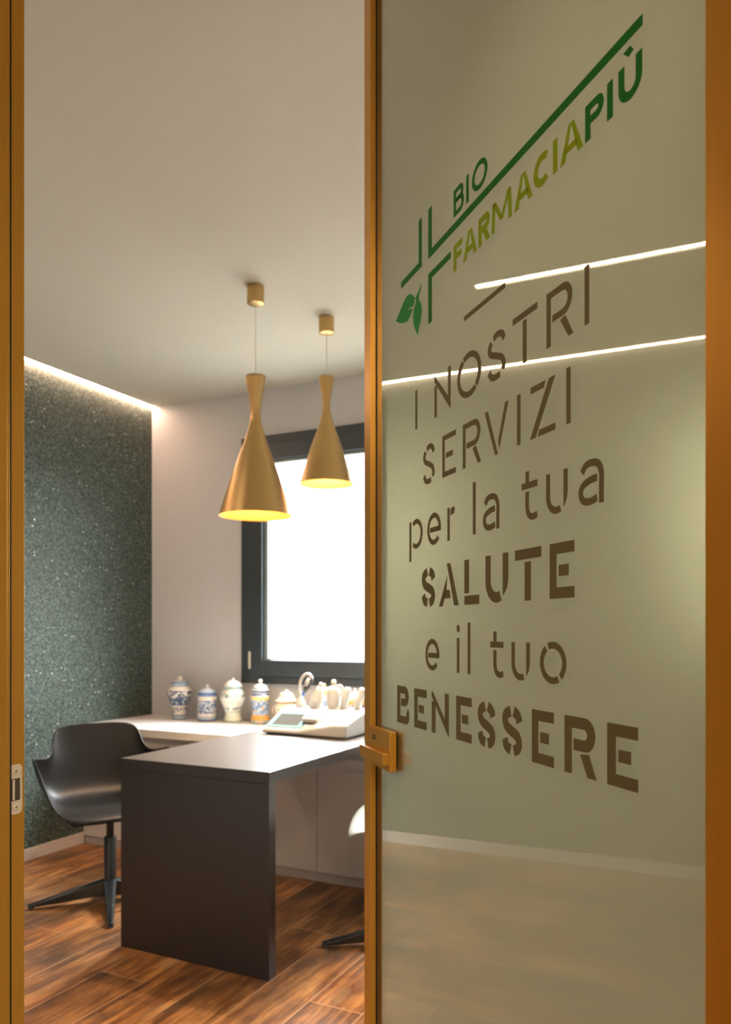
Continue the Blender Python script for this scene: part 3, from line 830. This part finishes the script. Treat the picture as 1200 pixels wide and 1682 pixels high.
# ------------------------------------------------------------------ painted jars
def jar_mat(name, bands, deco, deco_bands, dscale=30, lid=False, second=None):
    """bands: [(z, colour)] constant colour rings; deco: brush-stroke colour inside deco_bands"""
    t = NT(name); co = t.coord()
    sp = t.n('ShaderNodeSeparateXYZ'); t.put(sp.inputs[0], co)
    z = t.math('DIVIDE', sp.outputs[2], .30)
    col = t.ramp(z, [(max(0, min(1, a/.30)), c) for a, c in bands], 'CONSTANT')
    n = t.noise(co, dscale, 2, .5)
    mask = t.math('LESS_THAN', t.math('ABSOLUTE', t.math('SUBTRACT', n, .5)), .045)
    m2 = t.math('GREATER_THAN', t.noise(t.scale(co, (1, 1, 1), (3, 5, 1)), dscale*.9, 1), .58)
    zone = None
    for a, b in deco_bands:
        zz = t.math('MULTIPLY', t.math('GREATER_THAN', sp.outputs[2], a), t.math('LESS_THAN', sp.outputs[2], b))
        zone = zz if zone is None else t.math('MAXIMUM', zone, zz)
    if zone is not None:
        col = t.mix(t.math('MULTIPLY', mask, zone), col, deco)
        col = t.mix(t.math('MULTIPLY', m2, t.math('MULTIPLY', zone, .85)), col, second or deco)
    return t.done(t.bsdf(color=col, rough=.22, coat=.4))
CR = (.80, .74, .64); BL = (.10, .17, .36); NV = (.03, .05, .16); TE = (.32, .45, .47); LB = (.42, .52, .62); OR = (.62, .32, .08); YE = (.75, .55, .18); GR = (.40, .48, .36)
def jar(x, y, z0, body, lidp, bodymat, lidmat, label, handles=None):
    j = empty('apothecary_jar', (x, y, z0)); tag(j, label, 'jar', 'painted ceramic apothecary jars in a row on the counter')
    b = catmull([(r, z, 0) for r, z in body], 4)
    ob = obj('jar_body', lathe(bmesh.new(), [(p.x, p.y) for p in b], 40), bodymat, j, smooth=True)
    l = catmull([(r, z, 0) for r, z in lidp], 4)
    obj('lid', lathe(bmesh.new(), [(max(.0005, p.x), p.y) for p in l], 40), lidmat, j, smooth=True)
    if handles:
        for s in (-1, 1):
            bm = bmesh.new(); tube(bm, catmull([(s*a, 0, b_) for a, b_ in handles], 5), .006, 10)
            obj('handle', bm, bodymat, j, smooth=True)
    return j
m1 = jar_mat('jar_blue_scroll', [(0, LB), (.022, BL), (.028, CR), (.085, BL), (.090, TE), (.128, BL), (.134, CR), (.205, BL), (.213, LB)], NV, [(.134, .178), (.09, .128), (.04, .075)], 34)
m1l = jar_mat('jar_blue_scroll_lid', [(0, LB), (.222, BL), (.228, LB), (.236, CR)], NV, [], 30)
jar(-3.165, 3.795, CT, [(.040, 0), (.046, .006), (.045, .020), (.040, .035), (.046, .075), (.060, .115), (.075, .150), (.077, .170), (.066, .192), (.050, .204), (.049, .210)],
    [(.052, .210), (.053, .222), (.045, .232), (.026, .240), (.012, .243), (.015, .252), (.013, .262), (.003, .266)], m1, m1l, 'tall blue and white jar with navy scrolls, first in the row nearest the glitter wall')
m2 = jar_mat('jar_pale_blue', [(0, BL), (.010, LB), (.030, CR), (.045, (.60, .63, .66)), (.125, CR), (.150, BL), (.157, LB)], BL, [(.045, .125)], 38)
m2l = jar_mat('jar_pale_blue_lid', [(0, BL), (.172, LB), (.185, (.62, .64, .66))], BL, [], 30)
jar(-2.955, 3.80, CT, [(.055, 0), (.060, .006), (.061, .03), (.059, .05), (.059, .115), (.060, .140), (.057, .152), (.052, .160)],
    [(.055, .160), (.056, .170), (.048, .182), (.026, .194), (.010, .199), (.013, .208), (.010, .216), (.002, .220)], m2, m2l, 'short pale blue cylinder jar, second in the row')
m3 = jar_mat('jar_cream_green', [(0, GR), (.010, (.70, .72, .58)), (.060, GR), (.066, (.78, .77, .70)), (.165, GR), (.172, CR), (.195, (.30, .42, .36)), (.202, CR)], (.14, .15, .20), [(.150, .168), (.075, .092)], 40, second=(.5, .6, .55))
m3l = jar_mat('jar_cream_green_lid', [(0, (.30, .42, .36)), (.216, CR)], GR, [], 30)
jar(-2.775, 3.815, CT, [(.050, 0), (.055, .006), (.052, .025), (.046, .045), (.054, .080), (.070, .120), (.077, .150), (.073, .172), (.060, .190), (.054, .202)],
    [(.057, .202), (.060, .212), (.056, .222), (.042, .238), (.022, .250), (.008, .253), (.009, .262), (.002, .266)], m3, m3l, 'round shouldered cream and pale green jar, third in the row')
m4 = jar_mat('jar_blue_orange', [(0, GR), (.020, OR), (.052, LB), (.140, YE), (.158, CR), (.166, BL), (.176, CR)], BL, [(.052, .140), (0, .02)], 42, second=(.55, .40, .25))
m4l = jar_mat('jar_blue_orange_lid', [(0, BL), (.196, CR), (.205, (.30, .42, .50)), (.216, CR)], BL, [], 30)
jar(-2.580, 3.820, CT, [(.052, 0), (.057, .006), (.056, .03), (.050, .050), (.050, .09), (.052, .125), (.057, .150), (.055, .165), (.046, .176), (.045, .185)],
    [(.050, .185), (.052, .195), (.050, .205), (.036, .224), (.014, .234), (.008, .238), (.013, .248), (.010, .258), (.002, .263)], m4, m4l, 'slim jar with orange bands and blue flowers, just left of the window frame foot')
m5 = jar_mat('jar_beige', [(0, (.55, .42, .30)), (.012, (.66, .55, .42)), (.08, (.75, .66, .52)), (.13, (.60, .45, .28))], (.45, .30, .18), [(.03, .10)], 36)
m5l = jar_mat('jar_beige_lid', [(0, (.66, .55, .42)), (.155, CR)], OR, [], 30)
jar(-2.385, 3.80, CT, [(.040, 0), (.045, .005), (.042, .02), (.055, .05), (.068, .085), (.066, .115), (.052, .135), (.052, .140)],
    [(.066, .140), (.067, .148), (.056, .156), (.044, .170), (.036, .188), (.012, .196), (.010, .203), (.002, .208)], m5, m5l, 'squat beige two handled jar with white lid, behind the left corner of the device',
    [(.060, .105), (.090, .100), (.094, .07), (.060, .05)])
m6 = jar_mat('jar_yellow_top', [(0, CR), (.12, LB), (.17, CR), (.19, YE)], BL, [(.04, .17)], 40)
jar(-2.140, 3.81, CT, [(.045, 0), (.050, .006), (.045, .03), (.052, .08), (.062, .13), (.060, .16), (.046, .185), (.045, .19)],
    [(.050, .19), (.052, .20), (.046, .212), (.024, .228), (.008, .236), (.010, .246), (.002, .252)], m6, m6, 'jar with yellowish lid half hidden between the white handpieces')
m7 = jar_mat('jar_orange_top', [(0, CR), (.05, (.55, .42, .55)), (.13, NV), (.138, OR), (.165, CR)], BL, [(.03, .13)], 40, second=OR)
jar(-1.945, 3.81, CT, [(.048, 0), (.052, .006), (.048, .03), (.054, .08), (.060, .12), (.060, .15), (.050, .172), (.048, .175)],
    [(.054, .175), (.055, .184), (.044, .196), (.020, .208), (.008, .213), (.010, .222), (.002, .228)], m7, m7, 'orange and navy banded jar next to the door edge')

# ------------------------------------------------------------------ treatment console on the desk
TZ = .7455
con = empty('treatment_console', (-2.12, 3.15, TZ)); tag(con, 'white desktop treatment console with sloped turquoise panel and grey display', 'medical device')
bm = bmesh.new()
# left (tablet) section, then the taller right section: profiles in (y, z)
secs = [(0.0, [(0, .006), (0, .026), (.175, .106), (.33, .110), (.33, .006)]),
        (.205, [(0, .006), (0, .026), (.175, .106), (.33, .110), (.33, .006)]),
        (.400, [(-.006, .004), (-.006, .064), (.175, .108), (.33, .112), (.33, .004)]),
        (.470, [(-.004, .004), (-.004, .066), (.175, .108), (.33, .112), (.33, .004)])]
prev = None
for xx, pr in secs:
    ring = [bm.verts.new((xx, a, b)) for a, b in pr]
    if prev:
        for i in range(5): bm.faces.new((prev[i], prev[(i+1) % 5], ring[(i+1) % 5], ring[i]))
    else: bm.faces.new(list(reversed(ring)))
    prev = ring
bm.faces.new(prev)
obj('housing', bm, M['device'], con, bevel=.010, seg=3, angle=20)
sl = math.atan2(.080, .175)
def slope_m(x, dist, lift):
    """origin on the sloped face, distance measured up the slope"""
    return Matrix.Translation((x, dist*math.cos(sl), .026+dist*math.sin(sl)+lift)) @ Matrix.Rotation(sl, 4, 'X')
bm = bmesh.new(); box(bm, .012, .212, 0, .150, 0, .003, mtx=slope_m(0, .022, .0005))
pn = obj('control_panel', bm, M['teal'], con, bevel=.004); pn['label'] = 'pale turquoise panel'
bm = bmesh.new(); box(bm, .035, .182, .018, .122, .003, .0042, mtx=slope_m(0, .022, .0005))
obj('display', bm, M['screen'], pn, bevel=.001)
bm = bmesh.new(); box(bm, .235, .385, .040, .160, .002, .006, mtx=slope_m(0, .022, .009))
pn2 = obj('control_panel', bm, M['teal'], con, bevel=.004); pn2['label'] = 'pale turquoise panel'
bm = bmesh.new(); box(bm, .205, .290, .02, .085, .010, .034, mtx=slope_m(0, .03, .004))
obj('control_knob', bm, M['device'], con, bevel=.006)
bm = bmesh.new(); box(bm, .203, .275, .016, .024, .006, .012, mtx=slope_m(0, .03, .004))
obj('knob_base', bm, M['black_plastic'], con)
obj('foot', boxes((.02, .44, .01, .32, 0, .006)), M['black_plastic'], con)

def hp_base(x, y=3.42): return (x, y, TZ+.110)
# curved cabled handpiece
h = empty('cabled_handpiece', (-2.045, 3.42, TZ+.109)); tag(h, 'handpiece hanging from a tall white curved cable, leftmost on the console', 'handpiece', 'white handpieces standing in the console')
bm = bmesh.new(); tube(bm, [(-.014, 0, 0), (-.014, 0, .028), (-.016, 0, .055)], [.030, .020, .009], 16)
obj('socket', bm, M['device'], h, smooth=True)
bm = bmesh.new(); tube(bm, catmull([(-.016, 0, .05), (-.022, 0, .095), (-.016, 0, .135), (.006, 0, .165), (.032, 0, .172), (.048, 0, .158)], 6), .0075, 12)
obj('cable', bm, M['device'], h, smooth=True)
bm = bmesh.new(); tube(bm, [(.047, 0, .160), (.040, 0, .135), (.018, 0, .100), (.006, 0, .075)], [.012, .017, .014, .008], 14)
hd = obj('head', bm, M['black_plastic'], h, smooth=True)
bm = bmesh.new(); tube(bm, [(.042, -.014, .152), (.032, -.016, .128), (.024, -.014, .112)], [.008, .012, .007], 12)
obj('grip', bm, M['device'], hd, smooth=True)
bm = bmesh.new(); tube(bm, [(.010, 0, .085), (-.004, 0, .060)], [.010, .008], 12)
obj('collar', bm, M['blue_plastic'], h, smooth=True)
# cone handpiece
h = empty('cone_handpiece', (-1.955, 3.42, TZ+.109)); tag(h, 'white cone shaped handpiece with a small round tip, right of the curved cable', 'handpiece', 'white handpieces standing in the console')
bm = bmesh.new(); tube(bm, [(-.020, 0, 0), (-.006, 0, .045), (.006, 0, .09), (.010, 0, .108)], [.036, .032, .021, .014], 20); obj('body', bm, M['device'], h, smooth=True)
bm = bmesh.new(); tube(bm, [(.011, 0, .106), (.013, 0, .116), (.015, 0, .126), (.016, 0, .130)], [.008, .011, .010, .004], 14); obj('tip', bm, M['device'], h, smooth=True)
# bottle handpiece with loop
h = empty('bottle_handpiece', (-1.872, 3.43, TZ+.109)); tag(h, 'white bottle shaped handpiece with a side loop and round knob, middle of the console', 'handpiece', 'white handpieces standing in the console')
bm = lathe(bmesh.new(), [(p.x, p.y) for p in catmull([(.030, 0, 0), (.036, .03, 0), (.036, .085, 0), (.028, .105, 0), (.014, .114, 0), (.009, .122, 0)], 4)], 24); obj('body', bm, M['device'], h, smooth=True)
bm = lathe(bmesh.new(), [(.009, .118), (.013, .126), (.013, .138), (.006, .146)], 20); obj('tip', bm, M['device'], h, smooth=True)
bm = bmesh.new(); tube(bm, catmull([(.012, 0, .112), (.038, 0, .118), (.050, 0, .100), (.040, 0, .070), (.028, 0, .060)], 6), .0055, 10); obj('loop', bm, M['device'], h, smooth=True)
# two leaning rods
for bx, tx, lb in ((-1.812, .028, 'thick white rod handpiece leaning right, beside the bottle shaped one'), (-1.735, .034, 'thick white rod handpiece leaning at the door edge, rightmost on the console')):
    h = empty('rod_handpiece', (bx, 3.42, TZ+.109)); tag(h, lb, 'handpiece', 'white handpieces standing in the console')
    bm = bmesh.new(); tube(bm, [(0, 0, 0), (tx*.5, 0, .055), (tx*.9, 0, .098), (tx, 0, .108)], [.019, .019, .018, .012], 18); obj('body', bm, M['device'], h, smooth=True)
    bm = bmesh.new(); tube(bm, [(-.004, -.02, 0), (-.026, -.03, .004)] if tx < .03 else [(.014, -.012, .070), (-.018, -.016, .030), (-.050, -.012, .004)], .0045, 10); obj('cable', bm, M['device'], h, smooth=True)
